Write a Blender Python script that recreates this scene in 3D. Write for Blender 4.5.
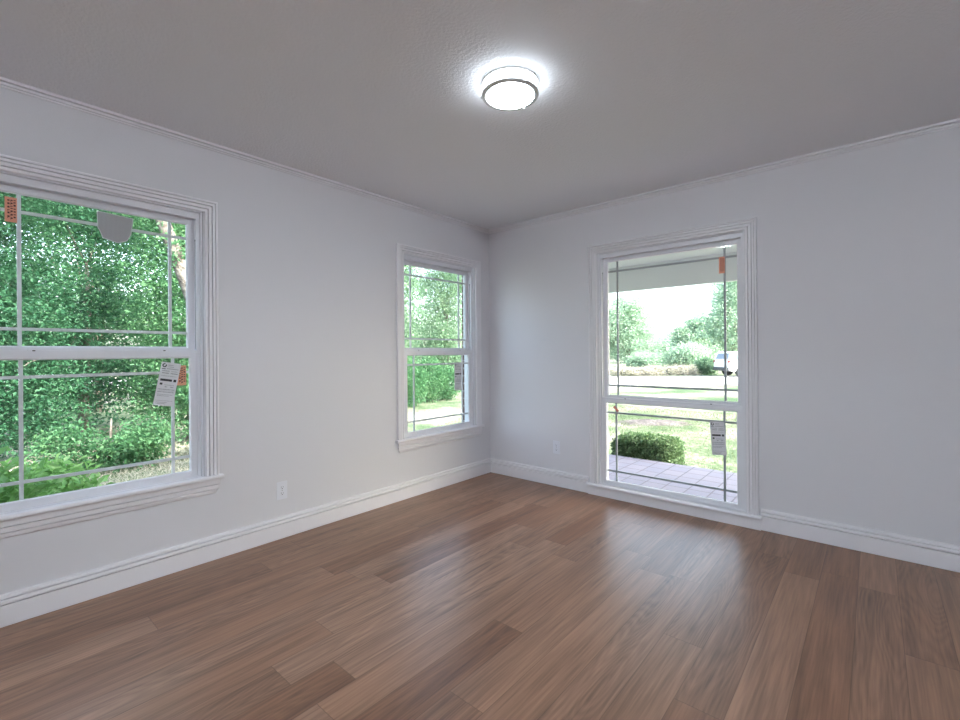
import bpy, bmesh, math, random
import numpy as np
from mathutils import Vector, Matrix

for o in list(bpy.data.objects): bpy.data.objects.remove(o, do_unlink=True)
SC = bpy.context.scene
COL = SC.collection
PI = math.pi

# ------------------------------------------------------------------ camera
camd = bpy.data.cameras.new('camera')
cam = bpy.data.objects.new('camera', camd); COL.objects.link(cam)
Fv = Vector((-.65392600, .75655816, .00073871)); Rv = Vector((.75653553, .65391342, -.00715765)); Uv = Rv.cross(Fv)
M = Matrix((Rv, Uv, -Fv)).transposed().to_4x4(); M.translation = Vector((2.94222, -3.55338, 1.20149))
cam.matrix_world = M
camd.sensor_width = 36.0; camd.lens = 456.584*36/960; camd.shift_y = -7.3686/960
camd.clip_start = .05; camd.clip_end = 400
SC.camera = cam

# ------------------------------------------------------------------ sky, sun, exposure
W = bpy.data.worlds.new('sky'); SC.world = W; W.use_nodes = True
wn = W.node_tree.nodes; wl = W.node_tree.links
bg = wn['Background']; sky = wn.new('ShaderNodeTexSky')
sky.sky_type = 'NISHITA'; sky.sun_disc = False; sky.sun_elevation = math.radians(33); sky.sun_rotation = math.radians(60)
sky.air_density = 1.0; sky.dust_density = 3.5; sky.ozone_density = 1.0
hs = wn.new('ShaderNodeHueSaturation'); hs.inputs['Saturation'].default_value = .75
wl.new(sky.outputs[0], hs.inputs['Color']); wl.new(hs.outputs[0], bg.inputs['Color'])
bg.inputs['Strength'].default_value = .45
sund = bpy.data.lights.new('sun', 'SUN'); sund.energy = 4.8; sund.angle = math.radians(.6); sund.color = (1, .96, .9)
sun = bpy.data.objects.new('sun', sund); COL.objects.link(sun)
SUN_DIR = Vector((.97, .07, .64)).normalized()
sun.rotation_euler = SUN_DIR.to_track_quat('Z', 'Y').to_euler(); sun.location = (6, 3, 12)
SC.view_settings.view_transform = 'Standard'; SC.view_settings.look = 'None'
SC.view_settings.gamma = 1; SC.view_settings.use_curve_mapping = False
SC.view_settings.exposure = 1.5
LAMP_SIDE, LAMP_DISC, FILL_SIDE = 3.8, 36.0, 205.0
NEXT_ROOM_FILL_W = 25.0

# ------------------------------------------------------------------ material helpers
def newmat(name):
    m = bpy.data.materials.new(name); m.use_nodes = True
    nt = m.node_tree; b = nt.nodes['Principled BSDF']
    return m, nt, nt.nodes, nt.links, b
def plain(name, col, rough=.5, metal=0.0, spec=.5, bump=None, emit=None):
    m, nt, N, L, b = newmat(name)
    b.inputs['Base Color'].default_value = (*col, 1); b.inputs['Roughness'].default_value = rough
    b.inputs['Metallic'].default_value = metal; b.inputs['Specular IOR Level'].default_value = spec
    if bump:
        tc = N.new('ShaderNodeTexCoord'); nz = N.new('ShaderNodeTexNoise'); bp = N.new('ShaderNodeBump')
        nz.inputs['Scale'].default_value = bump[0]; nz.inputs['Detail'].default_value = 3
        bp.inputs['Strength'].default_value = bump[1]; bp.inputs['Distance'].default_value = bump[2]
        L.new(tc.outputs['Object'], nz.inputs['Vector']); L.new(nz.outputs['Fac'], bp.inputs['Height']); L.new(bp.outputs[0], b.inputs['Normal'])
    if emit:
        b.inputs['Emission Color'].default_value = (*emit[0], 1); b.inputs['Emission Strength'].default_value = emit[1]
    return m
def math_node(N, L, op, a, b=None, c=None):
    n = N.new('ShaderNodeMath'); n.operation = op
    for i, v in enumerate((a, b, c)):
        if v is None: continue
        if isinstance(v, (int, float)): n.inputs[i].default_value = v
        else: L.new(v, n.inputs[i])
    return n.outputs[0]
def ramp(N, L, src, stops):
    r = N.new('ShaderNodeValToRGB'); L.new(src, r.inputs[0]); e = r.color_ramp.elements
    e[0].position, e[0].color = stops[0][0], (*stops[0][1], 1); e[1].position, e[1].color = stops[-1][0], (*stops[-1][1], 1)
    for p, c in stops[1:-1]:
        k = e.new(p); k.color = (*c, 1)
    return r.outputs[0]

def mottled(name, c1, c2, scale, rough=.8, bump=(40, .3, .01), detail=5, spec=.3):
    m, nt, N, L, b = newmat(name)
    tc = N.new('ShaderNodeTexCoord'); nz = N.new('ShaderNodeTexNoise'); nz.inputs['Scale'].default_value = scale; nz.inputs['Detail'].default_value = detail
    L.new(tc.outputs['Object'], nz.inputs['Vector'])
    L.new(ramp(N, L, nz.outputs['Fac'], [(.35, c1), (.65, c2)]), b.inputs['Base Color'])
    n2 = N.new('ShaderNodeTexNoise'); n2.inputs['Scale'].default_value = bump[0]; n2.inputs['Detail'].default_value = 4
    L.new(tc.outputs['Object'], n2.inputs['Vector']); bp = N.new('ShaderNodeBump'); bp.inputs['Strength'].default_value = bump[1]; bp.inputs['Distance'].default_value = bump[2]
    L.new(n2.outputs['Fac'], bp.inputs['Height']); L.new(bp.outputs[0], b.inputs['Normal'])
    b.inputs['Roughness'].default_value = rough; b.inputs['Specular IOR Level'].default_value = spec
    return m

WALL = plain('wall_paint', (.73, .715, .748), .55, spec=.3, bump=(160, .12, .002))
CEIL = plain('ceiling_paint', (.86, .865, .90), .75, spec=.2, bump=(75, .55, .006))
TRIM = plain('trim_paint', (.84, .815, .85), .32, spec=.5)
VINYL = plain('window_vinyl', (.78, .775, .82), .3, spec=.5)
MUNTIN_BACKLIT = plain('grille_backlit_grey', (.36, .38, .41), .4)  # backlit darkness of the porch window bars put into the grey
MUNTIN = plain('grille_white', (.74, .75, .80), .35)
DARK = plain('dark_slot', (.05, .05, .055), .6)
NICKEL = plain('brushed_nickel', (.50, .49, .48), .38, metal=.85)
RINGM = plain('ring_nickel', (.66, .65, .64), .45, metal=.4)
OUTLET = plain('outlet_plastic', (.80, .80, .86), .3)
LABEL = plain('label_paper', (.70, .70, .74), .6)
INK = plain('label_ink', (.03, .03, .035), .6)
GREYINK = plain('label_grey_ink', (.30, .30, .33), .6)
ORANGE = plain('orange_paper', (.78, .33, .22), .55)
REDINK = plain('red_ink', (.55, .06, .05), .55)
BROWNINK = plain('brown_ink', (.10, .03, .02), .55)
RUBBER = plain('tyre_rubber', (.03, .03, .03), .7)
CARPAINT = plain('white_car_paint', (.82, .82, .84), .25)
CARGLASS = plain('car_glass', (.22, .26, .34), .08)
TAIL = plain('tail_lamp', (.28, .03, .03), .2)
SOFFIT = plain('porch_paint', (.74, .77, .80), .6, bump=(30, .1, .003))
BARK = mottled('bark', (.09, .075, .065), (.26, .235, .21), 9, .9, (25, .8, .03))
ROAD = mottled('road', (.42, .40, .40), (.52, .50, .49), 1.2, .9)
ROOF = mottled('roof_shingle', (.16, .15, .15), (.24, .22, .21), 14, .9)
SOIL = mottled('soil', (.07, .058, .055), (.17, .145, .14), 5, .95, (18, .9, .05))

def glass_mat():
    m, nt, N, L, b = newmat('window_glass'); N.remove(b)
    out = N['Material Output']; tr = N.new('ShaderNodeBsdfTransparent'); gl = N.new('ShaderNodeBsdfGlossy'); mx = N.new('ShaderNodeMixShader'); fr = N.new('ShaderNodeFresnel')
    tr.inputs['Color'].default_value = (.955, .985, .97, 1); gl.inputs['Roughness'].default_value = .0; fr.inputs['IOR'].default_value = 1.42
    gl.inputs['Color'].default_value = (.9, .95, .93, 1)
    ge = N.new('ShaderNodeNewGeometry'); ff = math_node(N, L, 'MULTIPLY', fr.outputs[0], math_node(N, L, 'SUBTRACT', 1.0, ge.outputs['Backfacing']))
    L.new(ff, mx.inputs[0]); L.new(tr.outputs[0], mx.inputs[1]); L.new(gl.outputs[0], mx.inputs[2])
    L.new(mx.outputs[0], out.inputs['Surface'])
    return m
GLASS = glass_mat()

def film_mat():
    m, nt, N, L, b = newmat('translucent_film')
    out = N['Material Output']; tr = N.new('ShaderNodeBsdfTransparent'); mx = N.new('ShaderNodeMixShader')
    tc = N.new('ShaderNodeTexCoord'); wv = N.new('ShaderNodeTexWave'); wv.bands_direction = 'Z'; wv.inputs['Scale'].default_value = 60
    w2 = N.new('ShaderNodeTexWave'); w2.bands_direction = 'Y'; w2.inputs['Scale'].default_value = 60
    L.new(tc.outputs['Object'], wv.inputs['Vector']); L.new(tc.outputs['Object'], w2.inputs['Vector'])
    s = math_node(N, L, 'MULTIPLY', wv.outputs['Fac'], w2.outputs['Fac'])
    f = math_node(N, L, 'MULTIPLY_ADD', s, -.30, .97)
    b.inputs['Base Color'].default_value = (.44, .43, .45, 1); b.inputs['Roughness'].default_value = .6
    L.new(f, mx.inputs[0]); L.new(tr.outputs[0], mx.inputs[1]); L.new(b.outputs[0], mx.inputs[2]); L.new(mx.outputs[0], out.inputs['Surface'])
    return m
FILM = film_mat()
FILMEDGE = plain('film_edge', (.62, .68, .66), .5)

def floor_mat():
    m, nt, N, L, b = newmat('vinyl_plank_floor')
    tc = N.new('ShaderNodeTexCoord'); sp = N.new('ShaderNodeSeparateXYZ'); L.new(tc.outputs['Object'], sp.inputs[0])
    X, Y = sp.outputs[0], sp.outputs[1]
    xs = math_node(N, L, 'DIVIDE', math_node(N, L, 'ADD', X, -2.717 + .154*40), .154)
    row = math_node(N, L, 'FLOOR', xs); fx = math_node(N, L, 'FRACT', xs)
    wn1 = N.new('ShaderNodeTexWhiteNoise'); wn1.noise_dimensions = '1D'; L.new(row, wn1.inputs['W'])
    ys = math_node(N, L, 'DIVIDE', math_node(N, L, 'MULTIPLY_ADD', wn1.outputs['Value'], 1.52, math_node(N, L, 'ADD', Y, 20.0)), 1.52)
    col = math_node(N, L, 'FLOOR', ys); fy = math_node(N, L, 'FRACT', ys)
    pid = N.new('ShaderNodeCombineXYZ'); L.new(row, pid.inputs[0]); L.new(col, pid.inputs[1])
    wn2 = N.new('ShaderNodeTexWhiteNoise'); wn2.noise_dimensions = '3D'; L.new(pid.outputs[0], wn2.inputs['Vector'])
    r1 = wn2.outputs['Value']; sc = N.new('ShaderNodeSeparateColor'); L.new(wn2.outputs['Color'], sc.inputs[0])
    # grain coordinates, shifted per plank
    gx = math_node(N, L, 'MULTIPLY_ADD', sc.outputs[1], 31.0, X); gy = math_node(N, L, 'MULTIPLY_ADD', sc.outputs[2], 17.0, Y)
    def coord(sx, sy):
        c = N.new('ShaderNodeCombineXYZ'); L.new(math_node(N, L, 'MULTIPLY', gx, sx), c.inputs[0]); L.new(math_node(N, L, 'MULTIPLY', gy, sy), c.inputs[1]); L.new(math_node(N, L, 'MULTIPLY', r1, 13.0), c.inputs[2]); return c.outputs[0]
    n1 = N.new('ShaderNodeTexNoise'); n1.inputs['Scale'].default_value = 1; n1.inputs['Detail'].default_value = 4; n1.inputs['Roughness'].default_value = .6; L.new(coord(22, 1.1), n1.inputs['Vector'])
    n2 = N.new('ShaderNodeTexNoise'); n2.inputs['Scale'].default_value = 1; n2.inputs['Detail'].default_value = 3; L.new(coord(110, 4), n2.inputs['Vector'])
    # cathedral rings
    n3 = N.new('ShaderNodeTexNoise'); n3.inputs['Scale'].default_value = 1; n3.inputs['Detail'].default_value = 1; L.new(coord(7, .9), n3.inputs['Vector'])
    rg = math_node(N, L, 'FRACT', math_node(N, L, 'MULTIPLY', n3.outputs['Fac'], 22.0))
    ring = math_node(N, L, 'ABSOLUTE', math_node(N, L, 'SUBTRACT', rg, .5))
    ring = math_node(N, L, 'MULTIPLY', ring, math_node(N, L, 'GREATER_THAN', sc.outputs[0], .35))
    base = ramp(N, L, r1, [(0, (.195, .090, .049)), (.3, (.295, .160, .099)), (.55, (.245, .127, .077)), (.8, (.34, .195, .128)), (1, (.21, .101, .057))])
    g = math_node(N, L, 'ADD', math_node(N, L, 'MULTIPLY_ADD', n1.outputs['Fac'], 1.35, .29), math_node(N, L, 'MULTIPLY_ADD', n2.outputs['Fac'], 1.0, -.50))
    g = math_node(N, L, 'ADD', g, math_node(N, L, 'MULTIPLY_ADD', ring, -.42, .09))
    dx = math_node(N, L, 'MULTIPLY', math_node(N, L, 'MINIMUM', fx, math_node(N, L, 'SUBTRACT', 1.0, fx)), .154)
    dy = math_node(N, L, 'MULTIPLY', math_node(N, L, 'MINIMUM', fy, math_node(N, L, 'SUBTRACT', 1.0, fy)), 1.52)
    d = math_node(N, L, 'MINIMUM', dx, dy)
    seam = N.new('ShaderNodeMapRange'); seam.inputs['From Min'].default_value = .0004; seam.inputs['From Max'].default_value = .0022; seam.inputs['To Min'].default_value = .62; seam.inputs['To Max'].default_value = 1
    L.new(d, seam.inputs['Value'])
    tot = math_node(N, L, 'MULTIPLY', g, seam.outputs[0])
    mul = N.new('ShaderNodeVectorMath'); mul.operation = 'SCALE'; L.new(base, mul.inputs[0]); L.new(tot, mul.inputs['Scale'])
    L.new(mul.outputs[0], b.inputs['Base Color'])
    L.new(math_node(N, L, 'MULTIPLY_ADD', n2.outputs['Fac'], .12, .27), b.inputs['Roughness'])
    b.inputs['Specular IOR Level'].default_value = .45
    bp = N.new('ShaderNodeBump'); bp.inputs['Strength'].default_value = .25; bp.inputs['Distance'].default_value = .002
    L.new(math_node(N, L, 'MULTIPLY_ADD', n2.outputs['Fac'], .5, seam.outputs[0]), bp.inputs['Height']); L.new(bp.outputs[0], b.inputs['Normal'])
    return m
FLOOR = floor_mat()

def brick_mat(name, c1, c2, mortar, w, h, ms, plane):
    m, nt, N, L, b = newmat(name)
    tc = N.new('ShaderNodeTexCoord'); sp = N.new('ShaderNodeSeparateXYZ'); L.new(tc.outputs['Object'], sp.inputs[0]); cb = N.new('ShaderNodeCombineXYZ')
    if plane == 'wall':
        L.new(math_node(N, L, 'ADD', sp.outputs[0], sp.outputs[1]), cb.inputs[0]); L.new(sp.outputs[2], cb.inputs[1])
    else:
        L.new(sp.outputs[0], cb.inputs[0]); L.new(sp.outputs[1], cb.inputs[1])
    br = N.new('ShaderNodeTexBrick'); L.new(cb.outputs[0], br.inputs['Vector'])
    br.inputs['Color1'].default_value = (*c1, 1); br.inputs['Color2'].default_value = (*c2, 1); br.inputs['Mortar'].default_value = (*mortar, 1)
    br.inputs['Scale'].default_value = 1; br.inputs['Brick Width'].default_value = w; br.inputs['Row Height'].default_value = h; br.inputs['Mortar Size'].default_value = ms
    br.offset = .5 if plane == 'wall' else 0.0
    L.new(br.outputs['Color'], b.inputs['Base Color']); b.inputs['Roughness'].default_value = .85
    bp = N.new('ShaderNodeBump'); bp.inputs['Strength'].default_value = .6; bp.inputs['Distance'].default_value = .006; bp.invert = True
    L.new(br.outputs['Fac'], bp.inputs['Height']); L.new(bp.outputs[0], b.inputs['Normal'])
    return m
BRICK = brick_mat('red_brick', (.085, .045, .038), (.12, .06, .05), (.50, .48, .45), .215, .075, .006, 'wall')
PAVER = brick_mat('porch_tile', (.165, .165, .235), (.195, .185, .245), (.09, .09, .125), .20, .20, .006, 'flat')

def leaf_mat(name, stops, transl=.35, rough=.45):
    m, nt, N, L, b = newmat(name); out = N['Material Output']
    ge = N.new('ShaderNodeNewGeometry')
    tc = N.new('ShaderNodeTexCoord'); nz = N.new('ShaderNodeTexNoise'); nz.inputs['Scale'].default_value = 1.6; nz.inputs['Detail'].default_value = 3; L.new(tc.outputs['Object'], nz.inputs['Vector'])
    k = math_node(N, L, 'MULTIPLY_ADD', nz.outputs['Fac'], 1.5, -.5); k = math_node(N, L, 'MULTIPLY_ADD', ge.outputs['Random Per Island'], .55, math_node(N, L, 'MULTIPLY', k, .65))
    c = ramp(N, L, k, stops)
    L.new(c, b.inputs['Base Color']); b.inputs['Roughness'].default_value = rough; b.inputs['Specular IOR Level'].default_value = .25
    t = N.new('ShaderNodeBsdfTranslucent'); hv = N.new('ShaderNodeHueSaturation'); hv.inputs['Value'].default_value = 1.5; hv.inputs['Hue'].default_value = .49
    L.new(c, hv.inputs['Color']); L.new(hv.outputs[0], t.inputs['Color'])
    mx = N.new('ShaderNodeMixShader'); mx.inputs[0].default_value = transl
    L.new(b.outputs[0], mx.inputs[1]); L.new(t.outputs[0], mx.inputs[2]); L.new(mx.outputs[0], out.inputs['Surface'])
    return m
LEAF_DARK = leaf_mat('leaf_dark', [(0, (0.016, 0.065, 0.036)), (.5, (0.045, 0.14, 0.07)), (1, (0.12, 0.25, 0.13))])
LEAF_MID = leaf_mat('leaf_mid', [(0, (0.03, 0.1, 0.05)), (.5, (0.08, 0.2, 0.09)), (1, (0.2, 0.34, 0.17))])
LEAF_LIGHT = leaf_mat('leaf_light', [(0, (0.07, 0.15, 0.09)), (.5, (0.17, 0.28, 0.17)), (1, (0.36, 0.44, 0.32))])
LEAF_BUSH = leaf_mat('leaf_bush', [(0, (0.1, 0.25, 0.07)), (.5, (0.2, 0.4, 0.12)), (1, (0.45, 0.6, 0.32))], .3, .3)
LEAF_BOX = leaf_mat('leaf_boxwood', [(0, (0.045, 0.095, 0.04)), (.5, (0.13, 0.22, 0.10)), (1, (0.30, 0.40, 0.21))], .2)
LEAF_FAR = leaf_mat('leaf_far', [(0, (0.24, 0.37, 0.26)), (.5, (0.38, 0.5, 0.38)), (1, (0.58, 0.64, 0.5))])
LEAF_DRY = leaf_mat('leaf_dry', [(0, (0.34, 0.34, 0.25)), (.5, (0.48, 0.45, 0.38)), (1, (0.62, 0.56, 0.52))])
GRASSB = leaf_mat('grass_blade', [(0, (0.083, 0.135, 0.06)), (.5, (0.15, 0.188, 0.098)), (1, (0.285, 0.27, 0.195))], .3, .6)

def lawn_mat():
    m, nt, N, L, b = newmat('lawn')
    tc = N.new('ShaderNodeTexCoord'); a = N.new('ShaderNodeTexNoise'); a.inputs['Scale'].default_value = .45; a.inputs['Detail'].default_value = 6; a.inputs['Roughness'].default_value = .62
    L.new(tc.outputs['Object'], a.inputs['Vector'])
    f = N.new('ShaderNodeTexNoise'); f.inputs['Scale'].default_value = 14; f.inputs['Detail'].default_value = 5; L.new(tc.outputs['Object'], f.inputs['Vector'])
    s = math_node(N, L, 'MULTIPLY_ADD', f.outputs['Fac'], .35, math_node(N, L, 'ADD', a.outputs['Fac'], -.175))
    L.new(ramp(N, L, s, [(.38, (.06, .10, .05)), (.46, (.13, .165, .10)), (.54, (.25, .24, .19)), (.66, (.33, .295, .25))]), b.inputs['Base Color'])
    b.inputs['Roughness'].default_value = .95; b.inputs['Specular IOR Level'].default_value = .1
    bp = N.new('ShaderNodeBump'); bp.inputs['Strength'].default_value = .8; bp.inputs['Distance'].default_value = .03; L.new(f.outputs['Fac'], bp.inputs['Height']); L.new(bp.outputs[0], b.inputs['Normal'])
    return m
LAWN = lawn_mat()
DIFFUSER = plain('lamp_diffuser', (.9, .9, .9), .5, emit=((.82, .95, 1.03), LAMP_DISC))
FILLDISC = plain('fill_light_disc', (.9, .9, .9), .5, emit=((.84, .955, 1.03), 8.0))
FILLSIDE = plain('fill_light_side', (.9, .9, .9), .5, emit=((.84, .955, 1.03), FILL_SIDE))  # strong glow of the added fill light behind the camera
DIFFSIDE = plain('lamp_diffuser_side', (.9, .9, .9), .5, emit=((.85, .955, 1.03), LAMP_SIDE))

# ------------------------------------------------------------------ object helpers
def link(name, me, mat, parent=None, org=None):
    o = bpy.data.objects.new(name, me); COL.objects.link(o)
    if mat is not None and not me.materials: me.materials.append(mat)
    if parent: o.parent = parent
    if org is not None and parent is None: o.location = org
    return o
def tag(o, label=None, cat=None, group=None, kind=None):
    if label: o['label'] = label
    if cat: o['category'] = cat
    if group: o['group'] = group
    if kind: o['kind'] = kind
    return o
def empty(name, loc):
    o = bpy.data.objects.new(name, None); COL.objects.link(o); o.location = loc; o.empty_display_size = .1
    return o

class MB:
    """collects shapes in a bmesh; coordinates world, mapped by self.f"""
    def __init__(self, f=None): self.bm = bmesh.new(); self.f = f or (lambda u, z, d: (u, z, d))
    def v(self, *p): return self.bm.verts.new(self.f(*p))
    def box(self, a0, a1, b0, b1, c0, c1):
        vs = [self.v(a, b, c) for a in (a0, a1) for b in (b0, b1) for c in (c0, c1)]
        for q in ((0, 1, 3, 2), (4, 6, 7, 5), (0, 4, 5, 1), (2, 3, 7, 6), (0, 2, 6, 4), (1, 5, 7, 3)): self.bm.faces.new([vs[i] for i in q])
    def sweep(self, prof, path, dirs, closed=False):
        """prof: (a, t); path: (u, z); dirs: (du, dz)"""
        rings = [[self.v(p[0]+d[0]*a, p[1]+d[1]*a, -t) for a, t in prof] for p, d in zip(path, dirs)]
        n = len(prof); m = len(rings)
        for i in range(m if closed else m-1):
            r, s = rings[i], rings[(i+1) % m]
            for j in range(n): self.bm.faces.new((r[j], r[(j+1) % n], s[(j+1) % n], s[j]))
        if not closed: self.bm.faces.new(rings[0]); self.bm.faces.new(rings[-1][::-1])
    def prism(self, poly, a, b):
        """poly list of (u,z) extruded between depth a and b"""
        A = [self.v(u, z, a) for u, z in poly]; B = [self.v(u, z, b) for u, z in poly]
        self.bm.faces.new(A[::-1]); self.bm.faces.new(B)
        for i in range(len(poly)):
            j = (i+1) % len(poly); self.bm.faces.new((A[i], A[j], B[j], B[i]))
    def build(self, name, mat, parent=None, org=(0, 0, 0), bevel=0, smooth=False, mats=None):
        bm = self.bm; bmesh.ops.recalc_face_normals(bm, faces=bm.faces[:])
        bmesh.ops.translate(bm, verts=bm.verts[:], vec=-Vector(org))
        if bevel:
            es = [e for e in bm.edges if len(e.link_faces) == 2 and e.calc_face_angle(0) > .5]
            bmesh.ops.bevel(bm, geom=es, offset=bevel, segments=2, affect='EDGES', profile=.6, clamp_overlap=True)
        me = bpy.data.meshes.new(name); bm.to_mesh(me); bm.free()
        if mats:
            for k in mats: me.materials.append(k)
        if smooth:
            for p in me.polygons: p.use_smooth = True
        o = link(name, me, mat, parent)
        if parent is None: o.location = org
        return o
def left_map(u, z, d): return (-d, u, z)      # the left wall, plane x = 0, u runs along y
def back_map(u, z, d): return (u, d, z)       # the back wall, plane y = 0, u runs along x
def world_map(x, y, z): return (x, y, z)

def lathe(mb, prof, cx, cy, seg=64, closed=False):
    rings = [[mb.bm.verts.new((cx+r*math.cos(2*PI*k/seg), cy+r*math.sin(2*PI*k/seg), z)) for k in range(seg)] for r, z in prof]
    n = len(rings)
    for i in range(n if closed else n-1):
        a, b = rings[i], rings[(i+1) % n]
        for k in range(seg): mb.bm.faces.new((a[k], a[(k+1) % seg], b[(k+1) % seg], b[k]))
    if not closed:
        mb.bm.faces.new(rings[0]); mb.bm.faces.new(rings[-1])
def tube(mb, pts, rad, seg=8):
    """tapering tube through pts, radius per point"""
    rings = []
    for i, p in enumerate(pts):
        p = Vector(p); d = (Vector(pts[min(i+1, len(pts)-1)]) - Vector(pts[max(i-1, 0)])).normalized()
        a = d.orthogonal().normalized() if i == 0 else (a - d*a.dot(d)).normalized()
        b = d.cross(a)
        rings.append([mb.bm.verts.new(p + (a*math.cos(2*PI*k/seg) + b*math.sin(2*PI*k/seg))*rad[i]) for k in range(seg)])
    for r, s in zip(rings, rings[1:]):
        for k in range(seg): mb.bm.faces.new((r[k], r[(k+1) % seg], s[(k+1) % seg], s[k]))
    mb.bm.faces.new(rings[0]); mb.bm.faces.new(rings[-1][::-1])

# ------------------------------------------------------------------ the room
H = 2.44; WD = .18                      # ceiling height, wall thickness
XR, YB = 4.35, -4.75                    # right wall, rear wall
HW, HW3 = .446, .545                    # half openings
WIN = {1: (-3.0435, HW, .497, 2.035), 2: (-.665, HW, .497, 2.035), 3: (1.7255, HW3, .095, 2.035)}

def wall(name, fmap, u0, u1, holes, d0=0.0, d1=.12, mat=None, z0=0.0, z1=H):
    mb = MB(fmap); us = sorted([u0, u1] + [h[0]-h[1] for h in holes] + [h[0]+h[1] for h in holes])
    for a, b in zip(us, us[1:]):
        h = next((h for h in holes if abs((a+b)/2-h[0]) < h[1]), None)
        if h is None: mb.box(a, b, z0, z1, d0, d1)
        else: mb.box(a, b, z0, h[2], d0, d1); mb.box(a, b, h[3], z1, d0, d1)
    return tag(mb.build(name, mat or WALL), kind='structure')
wall('wall_left', left_map, YB, 0, [WIN[1], WIN[2]])
wall('wall_back', back_map, -.12, XR+.12, [WIN[3]])
wall('wall_left_brick', left_map, YB, .18, [(c, h+.006, a-.02, b+.01) for c, h, a, b in (WIN[1], WIN[2])], .1205, WD, BRICK, -.35, 2.7)
wall('wall_back_brick', back_map, -.12, XR+.12, [(WIN[3][0], HW3+.006, .075, WIN[3][3]+.01)], .1205, WD, BRICK, -.35, 2.7)
mb = MB(world_map); mb.box(XR, XR+.12, YB-.12, 0, 0, H); tag(mb.build('wall_right', WALL), kind='structure')
# unseen rear wall; wide cased opening added to let fill light in
DO = (.9, 3.5, 2.12)
mb = MB(world_map); mb.box(-.12, DO[0], YB-.12, YB, 0, H); mb.box(DO[1], XR, YB-.12, YB, 0, H); mb.box(DO[0], DO[1], YB-.12, YB, DO[2], H)
tag(mb.build('wall_rear', WALL), kind='structure')
mb = MB(world_map); mb.box(-.12, XR+.12, YB-3.12, .12, -.12, 0); tag(mb.build('floor', FLOOR), kind='structure')
mb = MB(world_map); mb.box(-.18, XR+.18, YB-3.12, .18, H, H+.15); tag(mb.build('ceiling', CEIL), kind='structure')
mb = MB(world_map); mb.box(-.12, 0, YB-3.0, YB-.12, 0, H); mb.box(XR, XR+.12, YB-3.0, YB-.12, 0, H); mb.box(-.12, XR+.12, YB-3.12, YB-3.0, 0, H)
tag(mb.build('wall_next_room', WALL), kind='structure')

# baseboards: profile (height, thickness)
def run(name, fmap, u0, u1, prof, parent=None, m0=0, m1=0, mat=TRIM):
    """extrude (z, t) profile along u; m = mitre factor at ends"""
    mb = MB(fmap)
    A = [mb.v(u0 + m0*t, z, -t) for z, t in prof]; B = [mb.v(u1 + m1*t, z, -t) for z, t in prof]
    n = len(prof)
    for j in range(n): mb.bm.faces.new((A[j], A[(j+1) % n], B[(j+1) % n], B[j]))
    mb.bm.faces.new(A); mb.bm.faces.new(B[::-1])
    return tag(mb.build(name, mat), kind='structure')
BP = [(.0025, 0), (.0025, .0155), (.0955, .0155), (.0960, .0015), (.1003, .0015), (.1010, .0170), (.111, .0180), (.117, .0160), (.1195, .0145), (.1200, .0012), (.1240, .0012), (.1245, .0125), (.136, .0110), (.142, .005), (.143, 0)]
run('baseboard_left', left_map, YB, 0, BP, m1=-1)
run('baseboard_back', back_map, 0, WIN[3][0]-.6345, BP, m0=1)
run('baseboard_back', back_map, WIN[3][0]+.6345, XR, BP, m1=-1)
mb = MB(world_map)
# crown moulding: profile (z, t)
CP = [(H, 0), (H, .024), (H-.013, .024), (H-.0135, .006), (H-.0175, .006), (H-.018, .014), (H-.027, .011), (H-.0275, .002), (H-.031, .002), (H-.0315, .008), (H-.037, .006), (H-.038, 0)]
run('trim_crown_left', left_map, YB, 0, CP, m1=-1)
run('trim_crown_back', back_map, 0, XR, CP, m0=1, m1=-1)
right_map = lambda u, z, d: (XR+d, u, z)
rear_map = lambda u, z, d: (u, YB-d, z)
run('baseboard_right', right_map, YB, 0, BP, m1=-1)
run('trim_crown_right', right_map, YB, 0, CP, m1=-1)
run('baseboard_rear', rear_map, 0, DO[0]-.08, BP); run('baseboard_rear', rear_map, DO[1]+.08, XR, BP)
run('trim_crown_rear', rear_map, 0, XR, CP)

CASE = [(0, 0), (0, .010), (.004, .0135), (.018, .0145), (.0185, .0015), (.0222, .0015), (.023, .0155), (.041, .0165), (.0415, .0025), (.0452, .0025), (.046, .0180), (.060, .0185), (.0605, .0060), (.0637, .0060), (.0645, .0185), (.072, .0185), (.078, .015), (.078, 0)]
CASE = [(a*.897, t) for a, t in CASE]
mb = MB(rear_map); mb.sweep(CASE, [(DO[0], 0), (DO[0], DO[2]), (DO[1], DO[2]), (DO[1], 0)], [(-1, 0), (-1, 1), (1, 1), (1, 0)])
tag(mb.build('trim_1', TRIM), kind='structure')

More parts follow.
